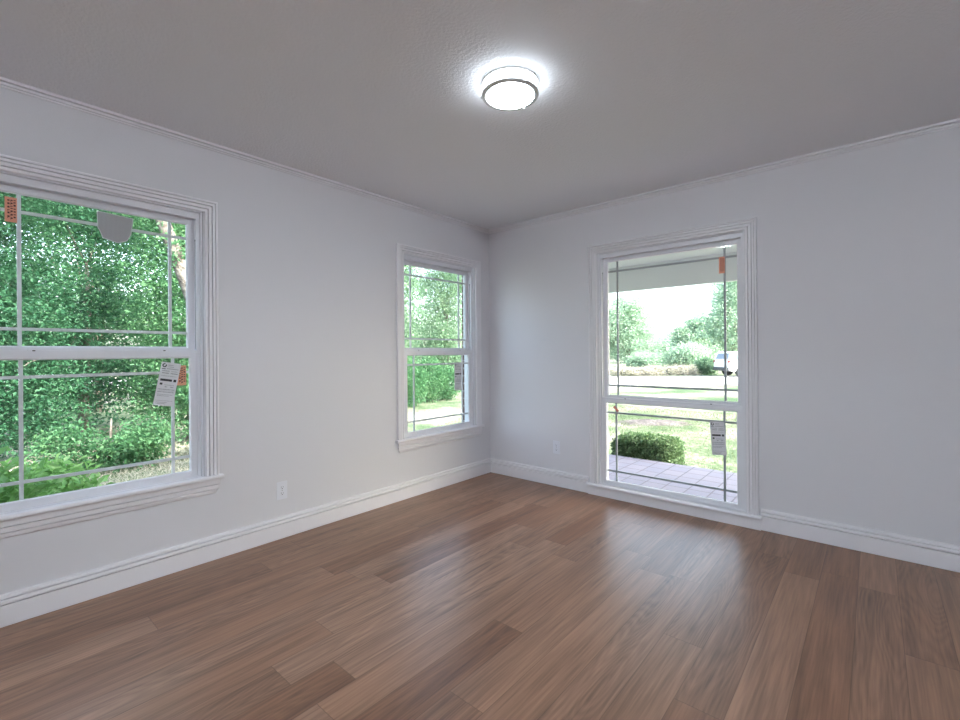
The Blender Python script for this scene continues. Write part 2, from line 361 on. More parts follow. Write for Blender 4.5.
# ------------------------------------------------------------------ windows
def make_window(n, fmap, c, hc, zst, floor_sill):
    """c centre, hc half width between casings, zst underside of the stool"""
    org = Vector(fmap(c, zst, 0)); root = tag(empty('window_%d' % n, org), kind='structure')
    zc = 2.030; zs = zst + .022; zg0 = .535 if not floor_sill else .128; zm = 1.188 if not floor_sill else .781
    def B(): return MB(fmap)
    def done(mb, name, mat=TRIM, parent=None, bevel=0): return mb.build(name, mat, parent or root, org, bevel)
    m = B(); m.sweep(CASE, [(c-hc, zs), (c-hc, zc), (c+hc, zc), (c+hc, zs)], [(-1, 0), (-1, 1), (1, 1), (1, 0)]); done(m, 'casing')
    # stool with a rounded nose
    nose = [(zst, 0), (zst, .030), (zst+.004, .034), (zst+.011, .0355), (zst+.018, .034), (zst+.022, .030), (zst+.022, 0)]
    nose = [(z, t*(1.28 if floor_sill else 1)) for z, t in nose]
    m = B(); hs_ = hc+.070+.020
    A = [m.v(c-hs_, z, -t) for z, t in nose]; D = [m.v(c+hs_, z, -t) for z, t in nose]
    for j in range(len(nose)): m.bm.faces.new((A[j], A[(j+1) % len(nose)], D[(j+1) % len(nose)], D[j]))
    m.bm.faces.new(A); m.bm.faces.new(D[::-1])
    m.box(c-hc+.006, c+hc-.006, zst+.001, zst+.0215, .0, .018); done(m, 'stool')
    # apron
    m = B()
    if floor_sill: m.box(c-hc-.084, c+hc+.084, 0, zst, -.022, 0)
    else:
        ap = [(0, 0), (0, .019), (.012, .0195), (.030, .018), (.0305, .006), (.0345, .006), (.035, .0175), (.056, .016), (.0565, .005), (.0605, .005), (.061, .014), (.078, .010), (.083, .006), (.083, 0)]
        A = [m.v(c-hc-.070+max(0, a-.05)*.5, zst-a, -t) for a, t in ap]; D = [m.v(c+hc+.070-max(0, a-.05)*.5, zst-a, -t) for a, t in ap]
        for j in range(len(ap)): m.bm.faces.new((A[j], A[(j+1) % len(ap)], D[(j+1) % len(ap)], D[j]))
        m.bm.faces.new(A); m.bm.faces.new(D[::-1])
    done(m, 'apron')
    # vinyl frame: stepped ring
    hi = hc - .006
    fr = [(0, -.008), (.008, -.008), (.010, -.010), (.010, -.024), (.026, -.024), (.026, -.066), (.034, -.066), (.034, -.112), (.030, -.118), (0, -.118)]
    zt = zc + .004
    m = B(); m.sweep(fr, [(c-hi, zs-.001), (c-hi, zt), (c+hi, zt), (c+hi, zs-.001)], [(1, .35), (1, -1), (-1, -1), (-1, .35)], closed=True); m.box(c-hi+.02, c+hi-.02, 1.991, zt-.012, .0235, .062); fo = done(m, 'window_frame', VINYL)
    # balance track slot on the far jamb face, with its notch
    s_ = 1 if n < 3 else -1; fa = c + s_*(hi-.026); m = B()
    a, b = sorted((fa+s_*.002, fa-s_*.0006)); m.box(a, b, zm+.05, 1.862, .043, .0465); m.box(a, b, 1.862, 1.872, .040, .049); tr = done(m, 'balance_track', DARK, fo)
    hs = hc - .032                        # outer half width of the sashes
    def sash(za, zb, d0, hs, hg, rtp, zga, zgb):
        sr = MB(fmap)
        # frame members with a sloped glazing bead
        mid = d0 + .017
        for sgn in (-1, 1):
            a0, a1 = sorted((c+sgn*hg, c+sgn*hs)); sr.box(a0, a1, za, zb, d0, d0+.034)
        sr.box(c-hg, c+hg, za, zga, d0, d0+.034); sr.box(c-hg, c+hg, zgb, zb, d0, d0+.034)
        o = done(sr, 'sash', VINYL, root, .0015)
        gb = MB(fmap)      # glazing bead
        bead = [(0, -(d0+.003)), (.005, -(d0+.010)), (0, -(d0+.010))]
        gb.sweep(bead, [(c-hg, zga), (c-hg, zgb), (c+hg, zgb), (c+hg, zga)], [(1, 1), (1, -1), (-1, -1), (-1, 1)], closed=True)
        done(gb, 'glazing_bead', VINYL, o)
        g = MB(fmap); g.box(c-hg+.0005, c+hg-.0005, zga+.0005, zgb-.0005, mid-.008, mid+.008); done(g, 'glass_pane', GLASS, o)
        q = MB(fmap); mu = .0075; off = .084; e = .004
        for u in (c-hg+off, c+hg-off): q.box(u-mu, u+mu, zga, zgb, mid-e, mid+e)
        us = [c-hg, c-hg+off-mu, c-hg+off+mu, c+hg-off-mu, c+hg-off+mu, c+hg]
        for z in (zga+off, zgb-off):
            for a, b in ((us[0], us[1]), (us[2], us[3]), (us[4], us[5])): q.box(a, b, z-mu, z+mu, mid-e, mid+e)
        done(q, 'grille', MUNTIN if n < 3 else MUNTIN_BACKLIT, o)
        return o
    zmid = zm + .040
    hg_ = hc - (.064 if n < 3 else .0615); lo = sash(zs+.001, zmid, .028, hs, hg_, 0, zg0, zm)
    up = sash(zmid-.030, 2.006, .068, hs-.008, hg_, 0, zm+.057 if not floor_sill else .838, 1.961)
    # tilt latches on the lower sash top rail
    for u in (c-hs*.62, c+hs*.62):
        m = B(); m.box(u-.020, u+.020, zmid, zmid+.004, .030, .046); l = done(m, 'tilt_latch', VINYL, lo, .001)
        m = B(); m.box(u-.005, u+.005, zmid-.0035, zmid+.0015, .0272, .0282); l2 = done(m, 'latch_button', DARK, lo)
    return root, lo, up
make_window(1, left_map, WIN[1][0], .450, .475, False)
make_window(2, left_map, WIN[2][0], .450, .475, False)
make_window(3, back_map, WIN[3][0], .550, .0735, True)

# ------------------------------------------------------------------ labels on the glass
def energy_label(name_map, cu, cz, w, h, tilt, d, label, orange=True):
    """paper performance sheet stuck to the inside of the glass"""
    ct, st = math.cos(tilt), math.sin(tilt)
    fm = lambda a, b, dd: name_map(cu + a*ct - b*st, cz + a*st + b*ct, dd)
    org = Vector(name_map(cu, cz, d)); root = tag(empty('energy_label', org), label, 'label', None)
    def P(): return MB(fm)
    m = P(); m.box(-w/2, w/2, -h/2, h/2, d-.0006, d+.0004); m.build('paper_sheet', LABEL, root, org)
    t0, t1 = d-.0010, d-.0006
    X = lambda f: -w/2 + f*w
    Z = lambda f: h/2 - f*h
    # round logo: a ring with an open notch
    m = P(); cx, cz_ = X(.17), Z(.075); R, r = w*.115, w*.055; k = 20
    for i in range(k):
        if i in (2, 3): continue
        a0, a1 = 2*PI*i/k, 2*PI*(i+1)/k
        m.prism([(cx+R*math.cos(a0), cz_+R*math.sin(a0)), (cx+R*math.cos(a1), cz_+R*math.sin(a1)), (cx+r*math.cos(a1), cz_+r*math.sin(a1)), (cx+r*math.cos(a0), cz_+r*math.sin(a0))], t0, t1)
    m.box(X(.06), X(.26), Z(.148), Z(.162), t0, t1)
    m.build('logo', INK, root, org)
    m = P(); m.box(X(.10), X(.70), Z(.435), Z(.385), t0, t1); m.box(X(.78), X(.92), Z(.440), Z(.380), t0, t1); m.box(X(.12), X(.25), Z(.525), Z(.480), t0, t1)
    m.build('black_bars', INK, root, org)
    m = P(); rnd = random.Random(int(abs(cu)*1000))
    for zf, hh, x0, x1 in ((.06, .014, .36, .62), (.10, .012, .36, .66), (.145, .016, .32, .92), (.20, .016, .10, .48), (.20, .012, .58, .90), (.25, .022, .12, .46), (.25, .022, .56, .92), (.315, .010, .10, .90),
                           (.52, .012, .36, .86), (.565, .020, .40, .52), (.565, .020, .68, .84), (.625, .016, .08, .92), (.655, .006, .08, .92), (.685, .016, .08, .92), (.745, .010, .10, .88), (.775, .010, .10, .70), (.885, .008, .06, .94), (.925, .010, .10, .66), (.955, .014, .10, .60)):
        x = x0
        while x < x1:
            g = rnd.uniform(.02, .09); m.box(X(x), X(min(x+g, x1)), Z(zf+hh/2), Z(zf-hh/2), t0, t1); x += g + rnd.uniform(.008, .02)
    m.build('printed_text', GREYINK, root, org)
    return root
def orange_tag(name_map, cu, cz, w, h, tilt, d, label):
    ct, st = math.cos(tilt), math.sin(tilt)
    fm = lambda a, b, dd: name_map(cu + a*ct - b*st, cz + a*st + b*ct, dd)
    org = Vector(name_map(cu, cz, d)); root = tag(empty('orange_sticker', org), label, 'sticker')
    m = MB(fm); m.box(-w/2, w/2, -h/2, h/2, d-.0006, d+.0004); m.build('paper_sheet', ORANGE, root, org)
    rnd = random.Random(5)
    for k in range(3):          # three lines of sideways lettering
        m = MB(fm); a = -w*.28 + k*w*.25; b = h*.40
        while b > -h*.36:
            g = h*rnd.uniform(.05, .12)
            m.box(a, a+w*.18, b-g*.62, b, d-.0010, d-.0006)
            if rnd.random() < .6: m.box(a, a+w*.05, b-g, b-g*.55, d-.0010, d-.0006)
            b -= g + h*.035
        m.build('text_line', BROWNINK, root, org)
    return root
DL, DU = .028+.009-.0006, .068+.009-.0006
energy_label(left_map, -2.770, 1.0405, .094, .240, math.radians(-10.5), DL, 'white performance label with black bars, tilted on the lower glass of the large left window')
orange_tag(left_map, -2.700, 1.086, .046, .112, 0, DL+.0022, 'small orange sticker half behind the tilted white label in the left window')
orange_tag(left_map, -3.372, 1.880, .040, .115, 0, DU, 'orange sticker with sideways lettering at upper left corner of the left window')
energy_label(left_map, -.428, .982, .094, .262, 0, DL, 'white performance label on the lower glass of the narrow window near the corner')
energy_label(back_map, 2.090, .578, .095, .238, math.radians(4), DL, 'white performance label on the lower glass of the tall porch window')
orange_tag(back_map, 2.113, 1.822, .038, .118, 0, DU, 'orange sticker on the upper right grille bar of the tall porch window')
# small red mark sticker
fm = lambda a, b, dd: back_map(1.322 + a*.68 + b*.70, .730 - a*.72 + b*.70, dd)
org = Vector(back_map(1.322, .73, DL)); r = tag(empty('red_sticker', org), 'tiny slanted red sticker at upper left of the lower porch window glass', 'sticker')
m = MB(fm); m.box(-.028, .028, -.010, .010, DL-.0006, DL+.0004); m.build('paper_sheet', plain('pink_paper', (.80, .42, .38), .5), r, org)
m = MB(fm); m.box(-.027, .027, .0045, .0095, DL-.001, DL-.0006); m.box(-.027, .027, -.0095, -.0045, DL-.001, DL-.0006); m.box(-.02, .018, -.002, .002, DL-.001, DL-.0006); m.build('printed_text', REDINK, r, org)
# grey translucent film patch
poly = [(-3.064, 1.948), (-2.910, 1.938), (-2.920, 1.850), (-2.938, 1.812), (-2.978, 1.794), (-3.041, 1.811), (-3.050, 1.838), (-3.061, 1.862)]
org = Vector(left_map(-2.99, 1.87, DU)); r = tag(empty('film_patch', org), 'grey shield-shaped translucent film patch hanging from the top of the left window glass', 'film patch')
m = MB(left_map); m.prism(poly, DU-.0006, DU+.0004); m.build('film_sheet', FILM, r, org)
m = MB(left_map); cx_, cz_ = -2.99, 1.875
for i in range(len(poly)):
    a, b = poly[i], poly[(i+1) % len(poly)]
    sh = lambda p: (cx_+(p[0]-cx_)*.955, cz_+(p[1]-cz_)*.955)
    m.prism([a, b, sh(b), sh(a)], DU-.0012, DU-.0006)
m.build('film_border', FILMEDGE, r, org)

# ------------------------------------------------------------------ electric outlets
def outlet(fmap, u, z, label):
    org = Vector(fmap(u, z, 0)); root = tag(empty('wall_outlet', org), label, 'outlet', None)
    m = MB(fmap); m.box(u-.035, u+.035, z-.0575, z+.0575, -.005, 0); m.build('cover_plate', OUTLET, root, org, .0018)
    for s in (1, -1):
        zc = z + s*.0197; m = MB(fmap); m.prism([(u-.0165, zc-.009), (u-.011, zc-.0145), (u+.011, zc-.0145), (u+.0165, zc-.009), (u+.0165, zc+.009), (u+.011, zc+.0145), (u-.011, zc+.0145), (u-.0165, zc+.009)], -.0068, -.005)
        q = m.build('socket', OUTLET, root, org)
        m = MB(fmap); m.box(u-.0075, u-.0055, zc-.001, zc+.008, -.0072, -.0068); m.box(u+.0055, u+.0075, zc-.001, zc+.007, -.0072, -.0068); m.box(u-.0025, u+.0025, zc-.009, zc-.004, -.0072, -.0068)
        m.build('slot', DARK, q, org)
    m = MB(fmap); m.box(u-.003, u+.003, z-.003, z+.003, -.0062, -.005); m.build('screw', NICKEL, root, org)
outlet(left_map, -2.144, .312, 'white duplex outlet on the left wall between the two windows')
outlet(back_map, .774, .348, 'white duplex outlet on the back wall between the corner and the tall window')

# ------------------------------------------------------------------ ceiling lamp
def make_lamp(LX, LY, disc, side, label):
    org = Vector((LX, LY, H)); lamp = tag(empty('ceiling_lamp', org), label, 'ceiling lamp')
    m = MB(world_map); lathe(m, [(.095, H), (.095, H-.010)], LX, LY); m.build('mounting_pan', RINGM, lamp, org, smooth=False)
    m = MB(world_map); lathe(m, [(.1225, H-.003), (.1300, H-.003), (.1308, H-.008), (.1300, H-.0125), (.1225, H-.0125)], LX, LY, 96, True); u = m.build('metal_ring', RINGM, lamp, org, smooth=True)
    m = MB(world_map); lathe(m, [(.1085, H-.057), (.1085, H-.064), (.1130, H-.0665), (.1280, H-.0645), (.1300, H-.060), (.1292, H-.056), (.1240, H-.054), (.1190, H-.055)], LX, LY, 96, True); m.build('metal_ring', RINGM, lamp, org, smooth=True)
    m = MB(world_map); lathe(m, [(.119, H-.003), (.1195, H-.048), (.116, H-.054), (.1095, H-.0575)], LX, LY, 96); m.build('side_diffuser', side, lamp, org, smooth=True)
    m = MB(world_map); lathe(m, [(.1083, H-.058), (.1078, H-.065), (.092, H-.0705), (.050, H-.074), (.012, H-.0755)], LX, LY, 96); m.build('diffuser', disc, lamp, org, smooth=True)
    for ang in (96, 216, 336):
        a = math.radians(ang); px, py = LX+.1275*math.cos(a), LY+.1275*math.sin(a)
        m = MB(world_map); tube(m, [(px, py, H-.006), (px, py, H-.060)], [.0016, .0016], 8); po = m.build('post', RINGM, lamp, org)
        m = MB(world_map); tube(m, [(px+.003*math.cos(a), py+.003*math.sin(a), H-.061), (px+.003*math.cos(a), py+.003*math.sin(a), H-.068)], [.004, .003], 10); m.build('thumb_screw', RINGM, po, org)
    return lamp
make_lamp(1.686, -1.876, DIFFUSER, DIFFSIDE, 'round flush ceiling lamp with two brushed nickel rings and a glowing white diffuser')
# added fill light in a copy of the lamp fixture, out of view
make_lamp(3.60, -4.02, FILLDISC, FILLSIDE, 'unseen fill light shaped as a round ceiling lamp with nickel rings, added behind the camera near the rear wall')

# added fill light, unseen, reaching in through the rear opening
pl = bpy.data.lights.new('next_room_fill', 'AREA'); pl.shape = 'DISK'; pl.size = .5; pl.energy = NEXT_ROOM_FILL_W; pl.color = (.78, .92, 1)
po = bpy.data.objects.new('next_room_fill', pl); COL.objects.link(po); po.location = (1.9, YB-1.5, H-.03)

# ------------------------------------------------------------------ outdoors: ground, porch, road
GZ = -.35
m = MB(world_map); n = 40
x0, x1, y0, y1 = -70, 60, -40, 90
def gh(x, y): return GZ
m.box(x0, x1, y0, y1, GZ-.3, GZ); tag(m.build('ground', LAWN), kind='structure')
m = MB(world_map); m.box(-1.2, 7, WD, 1.92, GZ, -.1); tag(m.build('porch_floor', PAVER), kind='structure')
m = MB(world_map); m.box(-1.2, 7, WD, 2.42, 2.30, 2.36); tag(m.build('porch_ceiling', SOFFIT), kind='structure')
m = MB(world_map); m.box(-1.2, 7, 2.13, 2.19, 1.985, 2.30); tag(m.build('porch_beam', SOFFIT), kind='structure')
m = MB(world_map); m.box(-1.2, 7, .56, 2.60, 2.36, 2.50); tag(m.build('porch_roof', SOFFIT), kind='structure')
for px in (-1.05, 5.4):
    m = MB(world_map); m.box(px-.07, px+.07, 2.14, 2.28, GZ, 1.985); m.box(px-.10, px+.10, 2.11, 2.31, GZ, -.02); tag(m.build('porch_post', SOFFIT, None, (px, 2.21, GZ)), 'white square post carrying the porch beam', 'post', 'porch posts')
m = MB(world_map)
A = [m.bm.verts.new(p) for p in ((-.5, -8.3, 2.60), (-.5, .55, 2.60), (4.9, .55, 2.60), (4.9, -8.3, 2.60), (-.5, -8.3, 2.68), (-.5, .55, 2.68), (4.9, .55, 2.68), (4.9, -8.3, 2.68), (2.2, -8.3, 3.75), (2.2, .55, 3.75))]
for q in ((0, 3, 2, 1), (0, 1, 5, 4), (2, 3, 7, 6), (1, 2, 6, 9, 5), (3, 0, 4, 8, 7), (4, 5, 9, 8), (6, 7, 8, 9)): m.bm.faces.new([A[i] for i in q])
tag(m.build('shading_roof', ROOF), kind='structure')  # unseen gable, added so its shadow falls on the side yard
# road
Fh = Vector((-.65393, .75656, 0)).normalized(); Rh = Vector((Fh.y, -Fh.x, 0)); C0 = Vector((2.942, -3.553, 0))
def gp(dep, lat, z=GZ): p = C0 + Fh*dep + Rh*lat; return (p.x, p.y, z)
m = MB(world_map)
A = [m.bm.verts.new(gp(d, l, z)) for z in (GZ-.01, GZ+.02) for d, l in ((21.5, -40), (21.0, 45), (28.5, 45), (28.5, -40))]
for q in ((0, 3, 2, 1), (4, 5, 6, 7), (0, 1, 5, 4), (1, 2, 6, 5), (2, 3, 7, 6), (3, 0, 4, 7)): m.bm.faces.new([A[i] for i in q])
tag(m.build('road', ROAD), kind='structure')

# ------------------------------------------------------------------ foliage
def leaves_mesh(name, pos, size, rng, up=.3, aspect=.5, fold=.18, droop=0.0):
    """every leaf a folded four-cornered blade with its own direction"""
    n = len(pos); size = np.broadcast_to(size, (n,)) * rng.uniform(.65, 1.25, n)
    nrm = rng.normal(size=(n, 3)); nrm[:, 2] = np.abs(nrm[:, 2]) + up; nrm /= np.linalg.norm(nrm, axis=1)[:, None]
    t = rng.normal(size=(n, 3)); t[:, 2] -= droop; t -= nrm*(t*nrm).sum(1)[:, None]; t /= np.linalg.norm(t, axis=1)[:, None]
    b = np.cross(nrm, t); s = size[:, None]
    V = np.stack([pos, pos + t*s*.45 + b*s*aspect*.5 + nrm*s*fold, pos + t*s, pos + t*s*.45 - b*s*aspect*.5 + nrm*s*fold], 1).reshape(-1, 3)
    me = bpy.data.meshes.new(name); me.vertices.add(4*n); me.vertices.foreach_set('co', V.astype(np.float32).ravel())
    i0 = np.arange(n)*4; F = np.stack([i0, i0+1, i0+2, i0, i0+2, i0+3], 1).ravel()
    me.loops.add(6*n); me.loops.foreach_set('vertex_index', F.astype(np.int32))
    me.polygons.add(2*n); me.polygons.foreach_set('loop_start', (np.arange(2*n)*3).astype(np.int32)); me.polygons.foreach_set('loop_total', np.full(2*n, 3, np.int32))
    me.update(calc_edges=True); me.validate(); return me
def crown_points(rng, blobs, nclu, per, cr, shell=.55):
    """leaf positions in clusters filling ellipsoids (cx,cy,cz,rx,ry,rz)"""
    vol = np.array([b[3]*b[4]*b[5] for b in blobs])**.67; pick = rng.choice(len(blobs), nclu, p=vol/vol.sum())
    B = np.array(blobs)[pick]; d = rng.normal(size=(nclu, 3)); d /= np.linalg.norm(d, axis=1)[:, None]
    r = rng.uniform(shell, 1, nclu)[:, None]; c = B[:, :3] + d*r*B[:, 3:6]
    P = np.repeat(c, per, 0) + rng.normal(size=(nclu*per, 3))*cr*np.array([1, 1, .6]); return P, c
def tree(name, base, blobs, nclu, per, cr, leaf, mat, seed, label, cat, trunk, group=None, nb=8, aspect=.5, shell=.55):
    """base: foot; blobs relative to foot; trunk: list of (dx,dy,dz,r)"""
    rng = np.random.default_rng(seed); org = Vector(base); root = tag(empty(name, org), label, cat, group)
    P, c = crown_points(rng, blobs, nclu, per, cr, shell)
    link('foliage', leaves_mesh(name+'_leaves', P, leaf, rng, aspect=aspect), mat, root)
    m = MB(world_map); tube(m, [(a, b, z) for a, b, z, r in trunk], [t[3] for t in trunk], 10)
    tp = [Vector(t[:3]) for t in trunk]
    for k in range(0 if cat == 'shrub' else nb):
        q = Vector(c[rng.integers(len(c))]); i = int(rng.integers(1, len(tp))); s = tp[i]; mid = (s+q)/2 + Vector((0, 0, -.06*(q-s).length))
        r0 = trunk[i][3]*.5; tube(m, [s, mid, q], [r0, r0*.6, r0*.2], 6)
    m.build('trunk' if cat == 'tree' else 'stem', BARK, root, (0, 0, 0), smooth=True)
    return root

# trees outside the left window
T = [(0, 0, 0, .10), (.05, .02, 1.2, .085), (-.02, .1, 2.4, .06), (.1, .05, 3.4, .03)]
SH = [(0, 0, 0, .03), (0, 0, .3, .02), (.1, 0, .7, .01)]
tree('broadleaf_tree', (-6.5, -3.25, GZ), [(0, 0, 2.3, 1.0, 1.1, 1.5), (.1, .2, 1.0, .9, .9, .9), (0, -.1, 4.2, 1.0, 1.1, 1.2)], 1250, 46, .13, .058, LEAF_DARK, 1, 'dark dense broadleaf tree filling the left half of the large left window', 'tree', T, 'trees beyond the left wall', shell=.3)
tree('broadleaf_tree', (-6.3, -.75, GZ), [(0, 0, 2.2, 1.0, 1.0, 1.5), (.1, -.1, .95, .9, .95, .8), (0, -.1, 4.2, 1.0, 1.05, 1.2)], 1250, 46, .13, .058, LEAF_MID, 2, 'mid green broadleaf tree behind the tilted white label of the large left window', 'tree', T, 'trees beyond the left wall', shell=.3)
tree('broadleaf_tree', (-9.3, -1.8, GZ), [(0, 0, 2.4, 1.3, 2.3, 1.7), (0, 0, 4.6, 1.3, 2.3, 1.3), (0, 0, 1.0, 1.3, 2.0, 1.0)], 800, 44, .20, .085, LEAF_DARK, 3, 'dark tree standing furthest back beyond the large left window', 'tree', T, 'trees beyond the left wall', shell=.2)
tree('broadleaf_tree', (-13.4, -.9, GZ), [(0, 0, 3.0, 1.6, 2.6, 2.2), (0, 0, 5.4, 1.6, 2.6, 1.5)], 380, 40, .26, .13, LEAF_MID, 12, 'tall mid green tree filling the gap behind the others beyond the large left window', 'tree', T, 'trees beyond the left wall', shell=.2)
tree('understory_shrub', (-4.95, -2.15, GZ), [(0, -.4, .30, .3, .35, .32), (.1, .15, .22, .28, .38, .26), (0, .45, .34, .25, .25, .3)], 150, 40, .11, .06, LEAF_MID, 4, 'low dark shrub at the foot of the trees beyond the large left window', 'shrub', SH)
tree('understory_shrub', (-4.9, -.60, GZ), [(0, -.2, .2, .26, .22, .24), (0, .25, .26, .26, .25, .3)], 110, 40, .10, .06, LEAF_MID, 5, 'low leafy shrub behind the dry grass at right of the large left window', 'shrub', SH)
tree('large_leaf_bush', (-1.85, -3.55, GZ), [(0, 0, .45, .62, .48, .42), (-.75, .50, .28, .45, .35, .36), (0, -.25, .72, .5, .36, .34)], 420, 13, .09, .095, LEAF_BUSH, 6, 'bright large-leaved bush just outside the lower left of the large left window', 'bush', [(0, 0, 0, .02), (0, 0, .2, .015), (.1, 0, .5, .006)], aspect=.46)
tree('leaning_tree', (-4.1, -1.15, GZ), [(0, -1.0, 4.7, .6, .7, .45), (.1, -.45, 3.0, .22, .22, .25), (-.1, -.75, 3.7, .25, .3, .3)], 130, 30, .13, .065, LEAF_MID, 7, 'tree with a pale leaning trunk at the upper right of the large left window', 'tree',
     [(0, .05, 0, .10), (0, -.1, 1.85, .09), (0, -.33, 2.55, .085), (0, -.6, 3.35, .08), (0, -.88, 4.15, .06), (0, -1.05, 4.7, .03)], nb=0)
# beyond the narrow window
tree('bright_tree', (-9.6, 4.9, GZ), [(0, 0, 2.6, 1.2, 1.4, 1.5), (0, 0, 4.6, 1.2, 1.4, 1.2), (.1, 0, 1.2, 1.1, 1.2, .8)], 520, 44, .17, .09, LEAF_LIGHT, 8, 'light green tree in the left half of the narrow window', 'tree', T, 'trees beyond the narrow window', shell=.3)
tree('bright_tree', (-9.6, 8.9, GZ), [(0, 0, 2.4, 1.2, 1.5, 1.5), (0, 0, 4.2, 1.2, 1.4, 1.2), (.1, 0, 1.2, 1.1, 1.2, .8)], 520, 44, .17, .09, LEAF_LIGHT, 9, 'pale green tree in the right half of the narrow window', 'tree', T, 'trees beyond the narrow window', shell=.3)
tree('bright_tree', (-15.0, 10.5, GZ), [(0, 0, 3, 2.6, 2.8, 2.4), (0, 0, 5.6, 2.6, 2.8, 1.6)], 520, 36, .3, .15, LEAF_LIGHT, 10, 'tall pale tree furthest back beyond the narrow window', 'tree', T, 'trees beyond the narrow window', shell=.3)
tree('understory_shrub', (-7.3, 4.9, GZ), [(0, 0, .75, .5, .8, .8)], 260, 40, .12, .07, LEAF_MID, 11, 'mid green round shrub low at left in the narrow window', 'shrub', SH)
tree('understory_shrub', (-7.9, 6.75, GZ), [(0, -.3, .7, .5, .55, .75), (0, .45, .55, .5, .5, .6)], 330, 40, .12, .07, LEAF_MID, 13, 'wide mid green shrub low in the middle of the narrow window', 'shrub', SH)
tree('understory_shrub', (-9.6, 13.1, GZ), [(0, -.7, .9, .8, .9, 1.0), (0, .7, .9, .8, .9, .9)], 330, 36, .16, .10, LEAF_LIGHT, 14, 'pale shrub behind the others at right of the narrow window', 'shrub', SH)
# beyond the porch
def far_tree(dep, lat, blobs, n, leaf, mat, seed, label, h=3.0, name='roadside_tree', cat='tree', per=34):
    b = gp(dep, lat); bl = [(b0*Rh.x+b1*Fh.x, b0*Rh.y+b1*Fh.y, z, r, r, rz) for b0, b1, z, r, rz in blobs]
    tree(name, b, bl, n, per, leaf*1.5, leaf, mat, seed, label, cat, [(0, 0, 0, .06*h), (.05, 0, h*.5, .05*h), (0, .05, h, .03*h), (.05, 0, h*1.3, .015*h)], 'trees and bushes across the road', shell=.35)
LT = lambda px, dep: (px-480)/456.58*dep
# blobs: (to the right, away, height, radius, half height)
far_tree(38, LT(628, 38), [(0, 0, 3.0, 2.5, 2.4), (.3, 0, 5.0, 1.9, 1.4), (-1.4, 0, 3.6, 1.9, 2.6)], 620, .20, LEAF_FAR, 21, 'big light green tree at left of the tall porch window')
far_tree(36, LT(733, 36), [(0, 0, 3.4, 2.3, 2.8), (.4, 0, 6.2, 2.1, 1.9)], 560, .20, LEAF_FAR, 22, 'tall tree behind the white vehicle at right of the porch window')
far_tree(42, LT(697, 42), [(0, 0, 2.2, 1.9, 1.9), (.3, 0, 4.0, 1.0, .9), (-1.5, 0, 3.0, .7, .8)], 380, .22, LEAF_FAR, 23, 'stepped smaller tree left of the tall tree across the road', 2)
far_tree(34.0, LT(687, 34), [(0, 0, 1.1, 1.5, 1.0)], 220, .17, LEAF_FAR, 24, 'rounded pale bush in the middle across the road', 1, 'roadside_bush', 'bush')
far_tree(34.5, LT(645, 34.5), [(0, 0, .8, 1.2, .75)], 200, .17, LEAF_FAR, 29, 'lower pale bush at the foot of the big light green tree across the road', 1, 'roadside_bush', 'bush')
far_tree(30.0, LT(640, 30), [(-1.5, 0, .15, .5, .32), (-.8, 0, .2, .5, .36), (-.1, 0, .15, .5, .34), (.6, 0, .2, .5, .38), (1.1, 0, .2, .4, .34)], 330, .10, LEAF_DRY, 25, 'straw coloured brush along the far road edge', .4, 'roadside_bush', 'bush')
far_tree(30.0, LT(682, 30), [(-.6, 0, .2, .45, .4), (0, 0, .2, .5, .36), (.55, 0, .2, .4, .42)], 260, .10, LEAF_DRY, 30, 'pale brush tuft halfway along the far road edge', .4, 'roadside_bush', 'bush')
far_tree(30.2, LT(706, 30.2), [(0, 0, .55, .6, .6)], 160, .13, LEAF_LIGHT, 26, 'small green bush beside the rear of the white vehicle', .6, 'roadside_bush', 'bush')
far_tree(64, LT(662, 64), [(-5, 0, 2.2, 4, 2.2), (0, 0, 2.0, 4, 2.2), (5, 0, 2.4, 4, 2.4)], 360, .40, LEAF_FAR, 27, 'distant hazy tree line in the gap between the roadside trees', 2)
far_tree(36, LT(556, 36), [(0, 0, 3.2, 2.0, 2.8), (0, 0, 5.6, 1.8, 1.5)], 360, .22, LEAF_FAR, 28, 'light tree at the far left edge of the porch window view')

# clipped boxwood hedge at the porch edge
rng = np.random.default_rng(31); hb = Vector((.71, 2.33, GZ)); hedge = tag(empty('boxwood_hedge', hb), 'clipped low boxwood hedge along the edge of the tiled porch', 'hedge')
hx, hy, hz = .40, .32, .43
n = 26000; P = rng.uniform(-1, 1, (n, 3)); f = rng.integers(0, 5, n); sg = np.where(rng.random(n) < .5, -1, 1)
P[f < 2, 1] = sg[f < 2]; P[(f >= 2) & (f < 3), 0] = sg[(f >= 2) & (f < 3)]; P[f >= 3, 2] = 1
L4 = (np.abs(P)**5).sum(1)**(1/5); P = P/np.maximum(L4, 1)[:, None]; P *= rng.uniform(.78, 1.0, n)[:, None]
P = P*np.array([hx, hy, hz*.5]) + np.array([0, 0, hz*.5+.02]) + rng.normal(size=(n, 3))*.010
link('foliage', leaves_mesh('hedge_leaves', P, .036, rng, aspect=.6), LEAF_BOX, hedge)
for k in range(9):
    m = MB(world_map); sx, sy = rng.uniform(-.35, .35), rng.uniform(-.22, .22); tube(m, [(sx, sy, 0), (sx*1.03, sy*1.05, .2), (sx*1.1, sy*1.15, .38)], [.010, .008, .004], 6); m.build('stem', BARK, hedge)

